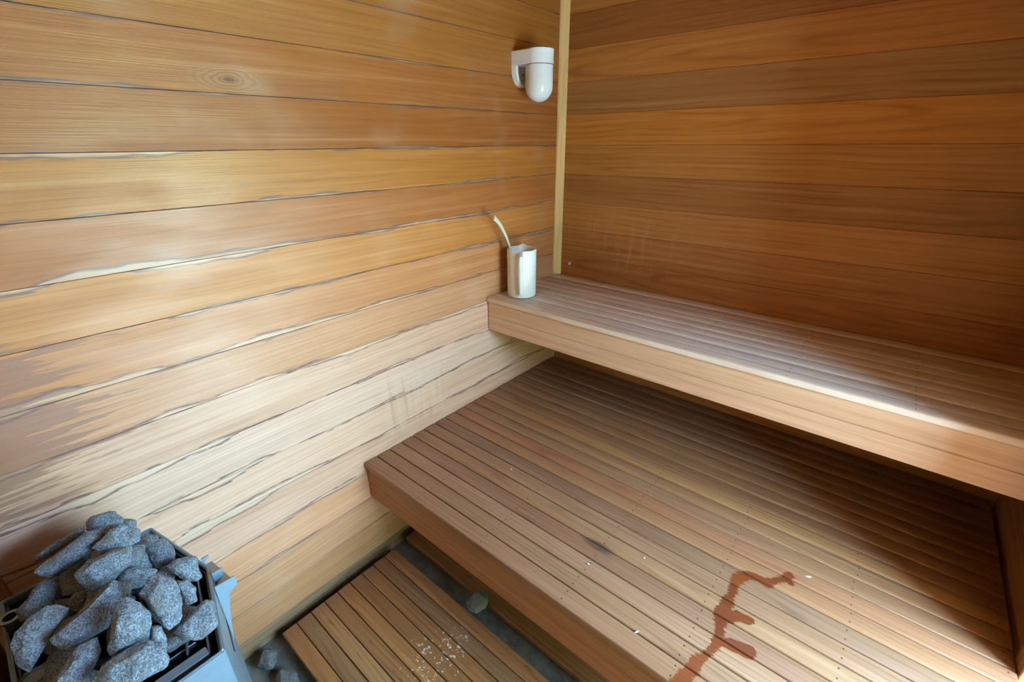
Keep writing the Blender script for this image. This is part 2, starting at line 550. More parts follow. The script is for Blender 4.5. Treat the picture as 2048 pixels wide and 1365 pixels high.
def tube(path, radii, n=10, up=(0, 0, 1)):
    """Swept ellipse; radii is a list of (ra, rb): ra along 'side', rb along the other axis."""
    bm = bmesh.new()
    pts = [Vector(p) for p in path]
    rings = []
    for i, p in enumerate(pts):
        t = (pts[min(i + 1, len(pts) - 1)] - pts[max(i - 1, 0)]).normalized()
        s = t.cross(Vector(up))
        if s.length < 1e-4:
            s = t.cross(Vector((1, 0, 0)))
        s.normalize()
        w = t.cross(s)
        ra, rb = radii[i] if isinstance(radii, list) else radii
        rings.append([bm.verts.new(p + s * (ra * math.cos(2 * PI * k / n)) + w * (rb * math.sin(2 * PI * k / n))) for k in range(n)])
    for a, b in zip(rings[:-1], rings[1:]):
        for k in range(n):
            bm.faces.new((a[k], a[(k + 1) % n], b[(k + 1) % n], b[k]))
    bm.faces.new(rings[0][::-1])
    bm.faces.new(rings[-1])
    return bm


def spline(pts, n):
    out = []
    P = [Vector(p) for p in pts]
    P = [P[0] * 2 - P[1]] + P + [P[-1] * 2 - P[-2]]
    for i in range(1, len(P) - 2):
        for k in range(n):
            t = k / n
            a, b, c, d = P[i - 1], P[i], P[i + 1], P[i + 2]
            out.append(0.5 * ((2 * b) + (c - a) * t + (2 * a - 5 * b + 4 * c - d) * t * t + (3 * b - a - 3 * c + d) * t ** 3))
    out.append(P[-2])
    return out


TONE = 0.97


def jit(c, a=0.06):
    r, g, b = c
    f = TONE * (1 + random.uniform(-a, a))
    return lin(min(255, r * f), min(255, g * f * (1 + random.uniform(-a, a) * 0.3)), min(255, b * f * (1 + random.uniform(-a, a) * 0.6)))


# ------------------------------------------------------------------ the room
PITCH = 0.1303


def seam(i):
    return 1.6416 - PITCH * (i - 3)


ROWS = list(range(-2, 15))
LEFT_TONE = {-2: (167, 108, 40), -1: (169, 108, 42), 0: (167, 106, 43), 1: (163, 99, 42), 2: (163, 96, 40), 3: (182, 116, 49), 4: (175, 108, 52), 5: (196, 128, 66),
             6: (202, 136, 86), 7: (208, 150, 112), 8: (220, 176, 148), 9: (228, 190, 170), 10: (220, 178, 154), 11: (212, 164, 138), 12: (204, 148, 110), 13: (196, 140, 102), 14: (188, 134, 94)}  # lower middle rows paler: worn wood plus bright daylight put into the colour
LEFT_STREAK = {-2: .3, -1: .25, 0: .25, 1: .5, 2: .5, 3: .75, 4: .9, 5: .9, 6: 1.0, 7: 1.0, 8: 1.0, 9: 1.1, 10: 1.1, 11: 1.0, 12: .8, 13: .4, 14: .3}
BACK_TONE = {-2: (197, 135, 64), -1: (170, 111, 55), 0: (199, 135, 64), 1: (174, 127, 74), 2: (204, 140, 61), 3: (189, 131, 66), 4: (174, 120, 64), 5: (193, 135, 74),
             6: (187, 127, 68), 7: (180, 115, 59)}


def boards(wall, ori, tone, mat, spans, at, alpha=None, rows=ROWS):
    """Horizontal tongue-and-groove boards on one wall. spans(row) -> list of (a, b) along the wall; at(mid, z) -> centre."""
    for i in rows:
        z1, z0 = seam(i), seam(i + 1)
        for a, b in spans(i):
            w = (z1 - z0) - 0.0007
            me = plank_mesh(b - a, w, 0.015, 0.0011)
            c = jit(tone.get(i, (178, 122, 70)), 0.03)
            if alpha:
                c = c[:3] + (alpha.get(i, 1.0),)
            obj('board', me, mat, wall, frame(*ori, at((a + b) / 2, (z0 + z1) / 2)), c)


# floor slab and ceiling
floor = box('floor', (-0.1, WALL_R + 0.12, WALL_F - 0.1, 0.1, -0.1, 0.0), M['concrete'])
tag(floor, 'bare grey concrete floor under the wooden duckboards', kind='structure')
ceiling = box('ceiling', (-0.1, WALL_R + 0.12, WALL_F - 0.1, 0.1, CEIL + 0.016, CEIL + 0.08), M['backing'])
tag(ceiling, 'wooden board ceiling of the sauna', kind='structure')
n = 17
for i in range(n):
    w = -WALL_F / n
    obj('board', plank_mesh(WALL_R, w - 0.0012, 0.015, 0.0016), M['wood_plain'], ceiling,
        frame(*((-1, 0, 0), (0, 1, 0), (0, 0, -1)), (WALL_R / 2, WALL_F + w * (i + 0.5), CEIL + 0.0075)), jit((182, 124, 66), 0.06))

wall_left = box('wall_left', (-0.08, -0.016, WALL_F, 0.0, 0.0, CEIL), M['backing'])
tag(wall_left, 'left wall of horizontal cedar boards with ragged dark streaks along the seams', kind='structure')
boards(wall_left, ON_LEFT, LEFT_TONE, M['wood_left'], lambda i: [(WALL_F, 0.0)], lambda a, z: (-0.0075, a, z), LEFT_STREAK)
wall_back = box('wall_back', (-0.08, WALL_R + 0.12, 0.016, 0.08, 0.0, CEIL), M['backing'])
tag(wall_back, 'back wall of smooth orange brown horizontal cedar boards', kind='structure')
boards(wall_back, ON_BACK, BACK_TONE, M['wood_back'], lambda i: [(0.0, WALL_R)], lambda a, z: (a, 0.0075, z))


def right_spans(i):
    if seam(i) < DOOR_Z + 0.02:
        return [(DOOR_Y1 + 0.06, 0.0), (WALL_F, DOOR_Y0 - 0.06)]
    return [(WALL_F, 0.0)]


wall_right = empty('wall_right', (WALL_R, 0, 0), 'right end wall of cedar boards with the doorway', kind='structure')
for b in ((DOOR_Y1, 0.016, 0.0, CEIL), (WALL_F - 0.016, DOOR_Y0, 0.0, CEIL), (DOOR_Y0, DOOR_Y1, DOOR_Z, CEIL)):
    box('wall_core', (WALL_R + 0.016, WALL_R + 0.12, *b), M['backing'], wall_right)
boards(wall_right, ON_RIGHT, {}, M['wood_plain'], right_spans, lambda a, z: (WALL_R + 0.0075, a, z))
wall_front = box('wall_front', (-0.08, WALL_R + 0.12, WALL_F - 0.08, WALL_F - 0.016, 0.0, CEIL), M['backing'])
tag(wall_front, 'front wall of cedar boards behind the stove', kind='structure')
boards(wall_front, ON_FRONT, {}, M['wood_plain'], lambda i: [(0.0, WALL_R)], lambda a, z: (a, WALL_F - 0.0075, z))

# base strips
bs = lin(140, 112, 84)
for nm, b, ori, L, loc in (('baseboard_left', None, ON_LEFT, -WALL_F, (-0.010, WALL_F / 2, 0.0385)), ('baseboard_back', None, ON_BACK, WALL_R, (WALL_R / 2, 0.010, 0.0385)),
                           ('baseboard_front', None, ON_FRONT, WALL_R, (WALL_R / 2, WALL_F - 0.010, 0.0385))):
    tag(obj(nm, plank_mesh(L, 0.075, 0.012, 0.001, 1, nm), M['wood_plain'], None, frame(*ori, loc), bs), 'grey brown base strip along the foot of the wall', kind='structure')
for k, (a, b) in enumerate(((DOOR_Y1 + 0.06, 0.0), (WALL_F, DOOR_Y0 - 0.06))):
    tag(obj('baseboard_right', plank_mesh(b - a, 0.075, 0.012, 0.001, 1), M['wood_plain'], None, frame(*ON_RIGHT, (WALL_R + 0.010, (a + b) / 2, 0.0385)), bs), 'grey brown base strip beside the doorway', kind='structure')


# corner strips (three-sided mouldings), local X = up
def corner_strip(name, loc, dx, dy, z0, z1, a, color, label):
    bm = bmesh.new()
    L = z1 - z0
    pts = [(0, 0), (a * dx, 0), (a * dx * 0.9, a * dy * 0.22), (a * dx * 0.22, a * dy * 0.9), (0, a * dy)]
    lo = [bm.verts.new((-L / 2, x, y)) for x, y in pts]
    hi = [bm.verts.new((L / 2, x, y)) for x, y in pts]
    k = len(pts)
    bm.faces.new(lo)
    bm.faces.new(hi[::-1])
    for i in range(k):
        bm.faces.new((lo[i], hi[i], hi[(i + 1) % k], lo[(i + 1) % k]))
    o = obj(name, from_bm(bm, name), M['wood_fascia'], None, frame((0, 0, 1), (1, 0, 0), (0, 1, 0), (loc[0], loc[1], (z0 + z1) / 2)), color)
    tag(o, label, kind='structure')


corner_strip('trim_1', (0.0005, -0.0005), 1, -1, 1.0105, CEIL - 0.002, 0.031, lin(226, 190, 128), 'pale narrow corner strip between left and back walls above the bench')
corner_strip('trim_2', (0.0005, WALL_F + 0.0005), 1, 1, 0.0, CEIL - 0.002, 0.03, lin(150, 100, 56), 'brown corner strip behind the stove')

# doorway: frame, threshold and the leaf that stands open outside
door_frame = empty('trim_3', (WALL_R, DOOR_Y0, 0), 'wooden lining of the doorway', kind='structure')
for b in ((DOOR_Y0 - 0.06, DOOR_Y0, 0.0, DOOR_Z + 0.06), (DOOR_Y1, DOOR_Y1 + 0.06, 0.0, DOOR_Z + 0.06), (DOOR_Y0, DOOR_Y1, DOOR_Z, DOOR_Z + 0.06)):
    box('casing', (WALL_R - 0.012, WALL_R + 0.135, *b), M['wood_plain'], door_frame, 0.002, 1, lin(186, 134, 80))
door = empty('door_1', (WALL_R + 0.14, DOOR_Y0, 0), 'plank door standing open outside the doorway', kind='structure')
dw = 0.84
for i in range(7):
    w = dw / 7
    x0 = WALL_R + 0.145 + w * i
    obj('plank', plank_mesh(1.97, w - 0.0015, 0.035, 0.002), M['wood_plain'], door, frame((0, 0, 1), (1, 0, 0), (0, 1, 0), (x0 + w / 2, DOOR_Y0 - 0.03, 1.0)), jit((164, 112, 66), 0.05))
hd = obj('handle', from_bm(tube(spline([(0, 0, -0.1), (0, 0.04, -0.08), (0, 0.045, 0), (0, 0.04, 0.08), (0, 0, 0.1)], 5), (0.011, 0.011), 10, (1, 0, 0)), 'handle', 0.6), M['wood_plain'], door,
         Matrix.Translation((WALL_R + 0.145 + dw - 0.08, DOOR_Y0 - 0.0125, 1.0)), lin(150, 100, 55))

# outdoors beyond the doorway
ground = box('ground', (WALL_R + 0.12, 22.0, -16.0, 12.0, -0.2, -0.12), M['paving'])
tag(ground, 'pale concrete yard outside the doorway', kind='structure')


def hedge(name, x0, y0, y1, h, label):
    bm = bmesh.new()
    ny, nz = 60, 18
    grid = []
    for side in (0, 1):
        g_ = []
        for j in range(nz + 1):
            row = []
            for i in range(ny + 1):
                yy = y0 + (y1 - y0) * i / ny
                zz = -0.12 + h * j / nz
                dep = 1.2 * math.sqrt(max(0.0, 1 - (j / nz) ** 3)) * 0.5
                d = noise.fractal(Vector((yy * 0.9, zz * 0.9, side * 7.0)), 1.0, 2.0, 3) * 0.35
                row.append(bm.verts.new((x0 + (0.6 if side else 0.6) + (dep + d) * (1 if side else -1), yy, zz + (d * 0.6 if j == nz else 0))))
            g_.append(row)
        grid.append(g_)
        for j in range(nz):
            for i in range(ny):
                bm.faces.new((g_[j][i], g_[j][i + 1], g_[j + 1][i + 1], g_[j + 1][i]))
    for i in range(ny):
        bm.faces.new((grid[0][nz][i], grid[0][nz][i + 1], grid[1][nz][i + 1], grid[1][nz][i]))
    o = obj(name, from_bm(bm, name), M['leaf'])
    tag(o, label, 'hedge')


side = box('sky_blocker_wall', (WALL_R + 0.12, WALL_R + 1.02, DOOR_Y0 - 0.20, DOOR_Y0 - 0.08, -0.12, 3.3), M['sky_blocker'])  # added unseen wall: blocks sky so the bench's right end falls dark
tag(side, 'added unseen grey wall beside the open door that shades the upper bench', kind='structure')
roof = box('sky_blocker_overhang', (WALL_R + 0.12, WALL_R + 0.95, WALL_F - 0.5, 0.6, 2.15, 2.30), M['sky_blocker'])  # added unseen slab: keeps steep skylight off the benches
tag(roof, 'added unseen grey roof slab outside the doorway that cuts off high sky', kind='structure')
hedge('hedge', 8.0, -11.0, 10.0, 3.0, 'tall green hedge along the far side of the yard')

# ------------------------------------------------------------------ benches
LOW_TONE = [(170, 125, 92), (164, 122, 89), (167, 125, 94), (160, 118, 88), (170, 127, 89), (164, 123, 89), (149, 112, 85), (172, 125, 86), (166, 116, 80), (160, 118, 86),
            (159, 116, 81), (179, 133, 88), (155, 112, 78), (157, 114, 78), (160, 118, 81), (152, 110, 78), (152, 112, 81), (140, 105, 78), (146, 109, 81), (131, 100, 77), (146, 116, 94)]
BX0, BX1 = 0.003, 1.836
lower = empty('lower_bench', (0.92, -0.64, 0.0), 'broad lower sauna bench of tan slats with a reddish spill stain', 'bench')
for i in range(21):
    y = -1.268 + 0.06 * (i + 0.5)
    dz = random.uniform(-0.0006, 0.0006)
    obj('slat', plank_mesh(BX1 - BX0, 0.0565, 0.022, 0.0035, 2), M['wood_spill'] if i < 10 else M['wood_lower'], lower, frame(*FLAT, ((BX0 + BX1) / 2, y, 0.507 + dz)), jit(LOW_TONE[i], 0.03))
for z0, z1, c in ((0.4225, 0.4955, (176, 122, 74)), (0.348, 0.4215, (180, 120, 74))):
    obj('fascia_board', plank_mesh(BX1 - BX0, z1 - z0, 0.02, 0.0022), M['wood_fascia'], lower, frame(*ON_BACK, ((BX0 + BX1) / 2, -1.248, (z0 + z1) / 2)), jit(c, 0.02))
for x in (0.06, 0.63, 1.22, 1.79):
    box('joist', (x - 0.02, x + 0.02, -1.237, -0.012, 0.42, 0.4955), M['wood_plain'], lower, 0.002, 1, lin(150, 110, 74))
    for y in (-0.62, -0.08):
        box('leg', (x - 0.018, x + 0.018, y - 0.025, y + 0.025, 0.061, 0.42), M['wood_plain'], lower, 0.002, 1, lin(150, 110, 74))

UP_TONE = [(244, 226, 210), (232, 218, 208), (242, 228, 216), (238, 222, 210), (230, 212, 200), (238, 220, 204), (226, 204, 190), (218, 190, 172), (236, 214, 194)]
upper = empty('upper_bench', (0.92, -0.28, 0.85), 'upper sauna bench of greyed slats against the back wall', 'bench')
for i in range(9):
    y = -0.552 + 0.06 * (i + 0.5)
    obj('slat', plank_mesh(BX1 - BX0, 0.0565, 0.022, 0.004, 2), M['wood_upper'], upper, frame(*FLAT, ((BX0 + BX1) / 2, y, 0.999 + (0.0, -0.0012, 0.0004, -0.001, 0.0006, -0.0008, 0.0004, -0.001, 0.0)[i])), jit(UP_TONE[i], 0.03))
for z0, z1, c in ((0.9195, 0.9875, (220, 178, 144)), (0.850, 0.9185, (222, 180, 148))):
    obj('fascia_board', plank_mesh(BX1 - BX0, z1 - z0, 0.02, 0.0022), M['wood_fascia'], upper, frame(*ON_BACK, ((BX0 + BX1) / 2, -0.532, (z0 + z1) / 2)), jit(c, 0.02))
for x0, x1 in ((0.002, 0.04), (0.62, 0.66), (1.20, 1.24), (1.81, 1.848)):
    box('joist', (x0, x1, -0.521, -0.002, 0.905, 0.9875), M['wood_plain'], upper, 0.002, 1, lin(160, 116, 76))

# ------------------------------------------------------------------ duckboards on the floor
DUCK_TONE = [(178, 124, 72), (150, 112, 72), (172, 128, 80), (168, 120, 74), (178, 126, 76), (158, 112, 68), (170, 120, 74), (150, 112, 76), (174, 124, 78)]
duck = empty('duckboard', (0.8, -1.46, 0.0), 'slatted duckboard with white specks on the open floor in front of the benches', 'duckboard')
for i in range(9):
    y = -1.703 + 0.054 * (i + 0.5)
    obj('slat', plank_mesh(1.72, 0.0515, 0.022, 0.0028, 2), M['wood_duck'], duck, frame(*FLAT, (0.05 + 0.86, y, 0.049 + random.uniform(-0.0008, 0.0008))), jit(DUCK_TONE[i], 0.03))
for x in (0.16, 0.62, 1.1, 1.6):
    box('batten', (x - 0.02, x + 0.02, -1.69, -1.235, 0.0, 0.038), M['wood_plain'], duck, 0.001, 1, lin(130, 92, 58))
duck2 = empty('duckboard', (0.8, -0.9, 0.0), 'second duckboard lying mostly hidden under the lower bench', 'duckboard')
for i in range(8):
    w = 0.095 if i == 0 else 0.057
    y = -1.15 + 0.0475 if i == 0 else -1.15 + 0.098 + 0.06 * (i - 1) + 0.0285
    obj('slat', plank_mesh(1.76, w, 0.026, 0.006, 3), M['wood_duck'], duck2, frame(*FLAT, (0.035 + 0.88, y, 0.047)), jit((146, 108, 70), 0.04))
for x in (0.14, 0.62, 1.1, 1.6):
    box('batten', (x - 0.02, x + 0.02, -1.13, -0.66, 0.0, 0.034), M['wood_plain'], duck2, 0.001, 1, lin(130, 92, 58))

# ------------------------------------------------------------------ wall lamp
LY = -0.306
lamp = empty('wall_lamp', (0.0, LY, 1.92), 'white porcelain wall lamp with opal glass dome near the corner', 'lamp')
bm = bmesh.new()
pts = [(-0.054, 1.99), (0.054, 1.99), (0.054, 1.925)] + [(0.054 * math.cos(a), 1.925 - 0.062 * math.sin(a)) for a in [PI * k / 14 for k in range(1, 14)]] + [(-0.054, 1.925)]
outer0 = [bm.verts.new((0.0005, LY + u, z)) for u, z in pts]
outer1 = [bm.verts.new((0.024, LY + u * 0.97, 1.925 + (z - 1.925) * 0.98)) for u, z in pts]
inner1 = [bm.verts.new((0.024, LY + u * 0.80, 1.925 + (z - 1.925) * 0.80)) for u, z in pts]
inner0 = [bm.verts.new((0.008, LY + u * 0.72, 1.925 + (z - 1.925) * 0.72)) for u, z in pts]
k = len(pts)
for A, B in ((outer0, outer1), (outer1, inner1), (inner1, inner0)):
    for i in range(k):
        bm.faces.new((A[i], A[(i + 1) % k], B[(i + 1) % k], B[i]))
bm.faces.new(outer0)
bm.faces.new(inner0)
plate = obj('wall_plate', from_bm(bm, 'wall_plate', 0.7), M['porcelain'], lamp)
AX = 0.100
arm = [(0.003, LY - 0.0545), (AX, LY - 0.0575)] + [(AX + 0.0575 * math.sin(a), LY - 0.0575 * math.cos(a)) for a in [PI * k / 20 for k in range(1, 20)]] + [(AX, LY + 0.0575), (0.003, LY + 0.0545)]
obj('arm', from_bm(prism(arm, 1.9385, 1.990, 0.003, 2), 'arm', 0.7), M['porcelain'], lamp)
ring_me = from_bm(lathe([(0.0, 1.9387), (0.0545, 1.9387), (0.0545, 1.9362), (0.0, 1.9362)]), 'seal_ring', 0.5)
prof = [(0.0, 1.9360), (0.0550, 1.9360), (0.0558, 1.934), (0.0558, 1.862)] + [(0.0558 * math.cos(a), 1.862 - 0.0565 * math.sin(a)) for a in [PI / 2 * k / 12 for k in range(1, 12)]] + [(0.0, 1.8055)]
dome = obj('glass_dome', from_bm(lathe(prof, 48), 'glass_dome', 0.9), M['opal'], lamp, Matrix.Translation((AX, LY, 0)))
obj('seal_ring', ring_me, M['screw'], dome, Matrix.Translation((AX, LY, 0)))
sc = obj('screw', from_bm(lathe([(0.0, 0.0), (0.0042, 0.0), (0.0042, 0.003), (0.002, 0.004), (0.0, 0.004)], 14), 'screw', 0.6), M['screw'], plate, frame((0, 1, 0), (0, 0, 1), (1, 0, 0), (0.0075, LY + 0.012, 1.912)))

# ------------------------------------------------------------------ jug and ladle
JX, JY, JR, JZ, JT = 0.104, -0.421, 0.0645, 1.0105, 1.2245
jug = empty('water_jug', (JX, JY, JZ), 'white plastic water jug with a long flat handle on the upper bench', 'jug')
ha = math.atan2(CAM_LOC[1] - JY, CAM_LOC[0] - JX) + 0.02
sa = ha + PI - 0.12
prof = [(0.0, JZ), (JR - 0.008, JZ), (JR - 0.002, JZ + 0.003), (JR, JZ + 0.010), (JR + 0.0005, JT - 0.03), (JR + 0.001, JT - 0.002), (JR - 0.001, JT), (JR - 0.003, JT - 0.002),
        (JR - 0.004, JT - 0.03), (JR - 0.005, JZ + 0.014), (JR - 0.010, JZ + 0.006), (0.0, JZ + 0.006)]
bm = lathe(prof, 72)
for v in bm.verts:
    if v.co.z > JT - 0.035 and (v.co.x or v.co.y):
        a = math.atan2(v.co.y, v.co.x)
        d = (a - sa + PI) % (2 * PI) - PI
        f = math.exp(-(d / 0.20) ** 2) * max(0.0, (v.co.z - (JT - 0.035)) / 0.035)
        r = math.hypot(v.co.x, v.co.y)
        v.co.x *= (r + 0.012 * f) / r
        v.co.y *= (r + 0.012 * f) / r
        v.co.z += 0.006 * f
obj('body', from_bm(bm, 'jug_body', 0.7), M['plastic'], jug, Matrix.Translation((JX, JY, 0)))
# handle: radial profile (r, z), thickness across
hp = [(JR - 0.001, JT - 0.001), (JR + 0.018, JT - 0.004), (JR + 0.036, JT - 0.016), (JR + 0.038, JT - 0.03), (JR + 0.034, JZ + 0.036), (JR + 0.026, JZ + 0.024), (JR - 0.001, JZ + 0.022),
      (JR - 0.001, JZ + 0.034), (JR + 0.018, JZ + 0.037), (JR + 0.021, JZ + 0.044), (JR + 0.024, JT - 0.036), (JR + 0.016, JT - 0.022), (JR - 0.001, JT - 0.016)]
bm = bmesh.new()
lo = [bm.verts.new((r, -0.0065, z)) for r, z in hp]
hi = [bm.verts.new((r, 0.0065, z)) for r, z in hp]
k = len(hp)
bm.faces.new(lo)
bm.faces.new(hi[::-1])
for i in range(k):
    bm.faces.new((lo[i], lo[(i + 1) % k], hi[(i + 1) % k], hi[i]))
bmesh.ops.bevel(bm, geom=bm.edges[:], offset=0.0015, segments=2, affect='EDGES')
obj('handle', from_bm(bm, 'jug_handle', 0.7), M['plastic'], jug, Matrix.Translation((JX, JY, 0)) @ Matrix.Rotation(ha - 0.04, 4, 'Z'))

ladle = empty('ladle', (0.10, -0.42, 1.02), 'cream ladle standing in the white jug with its curved handle leaning out', 'ladle')
path = spline([(0.105, -0.415, 1.045), (0.082, -0.432, 1.14), (0.0615, -0.450, 1.228), (0.066, -0.486, 1.290), (0.074, -0.530, 1.342), (0.085, -0.577, 1.374)], 6)
rad = [(0.0045 + 0.0065 * (i / (len(path) - 1)) ** 2, 0.0035) for i in range(len(path))]
obj('handle', from_bm(tube(path, rad, 14, (1, 0, 0.2)), 'ladle_handle', 0.8), M['plastic_cream'], ladle)
prof = [(0.0, 0.0), (0.012, 0.002), (0.020, 0.010), (0.023, 0.022), (0.0215, 0.022), (0.018, 0.011), (0.011, 0.0045), (0.0, 0.003)]
obj('bowl', from_bm(lathe(prof, 28), 'ladle_bowl', 0.8), M['plastic_cream'], ladle, Matrix.Translation((0.115, -0.405, 1.0215)))

# ------------------------------------------------------------------ electric stove
HX0, HX1, HB, HF, HA, HZ = 0.128, 0.600, -2.185, -1.917, -1.867, 0.78
HM = (HX0 + HX1) / 2 + 0.006
stove = empty('sauna_stove', (0.36, -2.04, 0.16), 'pale grey steel electric sauna stove with a pointed front in the corner', 'stove')
outer = [(HX0, HB), (HX1, HB), (HX1, HF), (HM, HA), (HX0, HF)]


def inset(poly, d):
    out = []
    k = len(poly)
    for i in range(k):
        p0, p1, p2 = Vector(poly[i - 1]), Vector(poly[i]), Vector(poly[(i + 1) % k])
        e1, e2 = (p1 - p0).normalized(), (p2 - p1).normalized()
        n1, n2 = Vector((-e1.y, e1.x)), Vector((-e2.y, e2.x))
        b = (n1 + n2).normalized()
        out.append(tuple(p1 + b * (d / max(0.2, b.dot(n1)))))
    return out


def shell(poly, d, z0, z1, name, mat, parent, bev=0.0):
    bm = bmesh.new()
    inn = inset(poly, d)
    k = len(poly)
    V = [[bm.verts.new((x, y, z)) for x, y in q] for q, z in ((poly, z0), (poly, z1), (inn, z1), (inn, z0))]
    for A, B in zip(V, V[1:] + V[:1]):
        for i in range(k):
            bm.faces.new((A[i], A[(i + 1) % k], B[(i + 1) % k], B[i]))
    if bev:
        bmesh.ops.bevel(bm, geom=bm.edges[:], offset=bev, segments=2, affect='EDGES')
    return obj(name, from_bm(bm, name, 0.6), mat, parent)


casing = shell(outer, 0.007, 0.18, HZ, 'casing', M['enamel'], stove, 0.0022)
shell(inset(outer, 0.0085), 0.003, 0.30, HZ - 0.012, 'inner_shield', M['metal_dark'], stove)
obj('bottom_plate', from_bm(prism(inset(outer, 0.013), 0.30, 0.304), 'bottom_plate'), M['metal_dark'], stove)
for x in (HX0 + 0.05, HX1 - 0.05):
    for y in (-2.13, -1.96):
        box('foot', (x - 0.015, x + 0.015, y - 0.015, y + 0.015, 0.0, 0.302), M['metal_dark'], stove, 0.002)


def bar(a, b, z0, z1, t, name, mat):
    a, b = Vector(a), Vector(b)
    d = (b - a).normalized()
    q = Vector((-d.y, d.x)) * t / 2
    return obj(name, from_bm(prism([tuple(a + q), tuple(a - q), tuple(b - q), tuple(b + q)], z0, z1, min(0.0015, t * 0.3), 1), name), mat, stove)


# stone basket: flat rails that follow the pointed front and the right side
for off, z1 in ((0.026, 0.768), (0.060, 0.764)):
    q = inset(outer, off)
    bar(q[2], q[3], z1 - 0.06, z1, 0.004, 'basket_rail', M['metal'])
    bar(q[3], q[4], z1 - 0.06, z1, 0.004, 'basket_rail', M['metal'])
for x in (0.475, 0.515):
    bar((x, -2.165), (x, -1.945), 0.70, 0.755, 0.004, 'basket_rail', M['metal'])
bar((0.566, -2.168), (0.566, -1.938), 0.735, 0.772, 0.021, 'side_rail', M['enamel'])
bar((0.360, -2.172), (0.366, -2.115), 0.752, 0.770, 0.014, 'cross_bar', M['metal'])
bar((0.150, -1.99), (0.575, -1.99), 0.66, 0.70, 0.004, 'cross_bar', M['metal_dark'])
# front plate with two hooks
shelf = obj('front_shelf', from_bm(prism([(0.318, -1.882), (0.320, -1.853), (0.431, -1.838), (0.431, -1.884), (0.372, -1.8655)], 0.744, 0.747), 'front_shelf'), M['metal'], stove)


def upright(name, poly, x, parent):
    """Thin sheet standing in a plane x = const; poly holds (y, z)."""
    bm = bmesh.new()
    lo = [bm.verts.new((x - 0.0015, y, z)) for y, z in poly]
    hi = [bm.verts.new((x + 0.0015, y, z)) for y, z in poly]
    n_ = len(poly)
    bm.faces.new(lo)
    bm.faces.new(hi[::-1])
    for i in range(n_):
        bm.faces.new((lo[i], lo[(i + 1) % n_], hi[(i + 1) % n_], hi[i]))
    return obj(name, from_bm(bm, name), M['enamel'], parent)


upright('front_flange', [(-1.879, 0.775), (-1.840, 0.773), (-1.838, 0.770), (-1.838, 0.752), (-1.858, 0.734), (-1.867, 0.692), (-1.874, 0.640), (-1.879, 0.60)], 0.432, stove)
upright('hook', [(-1.872, 0.786), (-1.850, 0.786), (-1.852, 0.769), (-1.858, 0.760), (-1.866, 0.756), (-1.872, 0.747)], 0.402, shelf)
upright('hook', [(-1.872, 0.781), (-1.857, 0.781), (-1.856, 0.775), (-1.866, 0.770), (-1.872, 0.747)], 0.334, shelf)
# slot in the right half of the pointed front
A_, B_ = Vector((HM, HA, 0)), Vector((HX1, HF, 0))
dv = (B_ - A_).normalized()
nv = Vector((-dv.y, dv.x, 0))
if nv.y < 0:
    nv = -nv
c_ = A_ + dv * 0.082 + nv * 0.0004 + Vector((0, 0, 0.645))
obj('vent_slot', plank_mesh(0.075, 0.014, 0.0016, 0.0, 1, 'slot'), M['black'], casing, frame(tuple((dv - Vector((0, 0, 0.45))).normalized()), tuple(nv.cross((dv - Vector((0, 0, 0.45))).normalized())), tuple(nv), tuple(c_)))
# heating elements
for i, x in enumerate((0.20, 0.29, 0.38)):
    pth = spline([(x, -2.15, 0.45), (x, -2.15, 0.66), (x, -2.10, 0.715), (x + 0.03, -2.03, 0.72), (x + 0.03, -1.98, 0.68), (x + 0.03, -1.96, 0.45)], 6)
    obj('heating_element', from_bm(tube(pth, (0.007, 0.007), 10, (1, 0, 0.1)), 'heating_element', 0.8), M['metal_dark'], stove)
# wall side fittings
obj('sensor_tube', from_bm(lathe([(0.0, 0.70), (0.013, 0.70), (0.013, 0.795), (0.018, 0.802), (0.018, 0.806), (0.011, 0.806), (0.010, 0.76), (0.0, 0.76)], 24), 'sensor_tube', 0.7), M['metal'], stove, Matrix.Translation((0.228, -2.167, 0)))
box('terminal_block', (0.262, 0.292, -2.184, -2.168, 0.715, 0.772), M['black'], stove, 0.002)
obj('wall_disc', from_bm(lathe([(0.0, 0.760), (0.027, 0.760), (0.027, 0.772), (0.022, 0.775), (0.020, 0.772), (0.014, 0.772), (0.013, 0.776), (0.0, 0.777)], 36), 'wall_disc', 0.6), M['enamel'], stove, Matrix.Translation((0.385, -2.156, 0)))

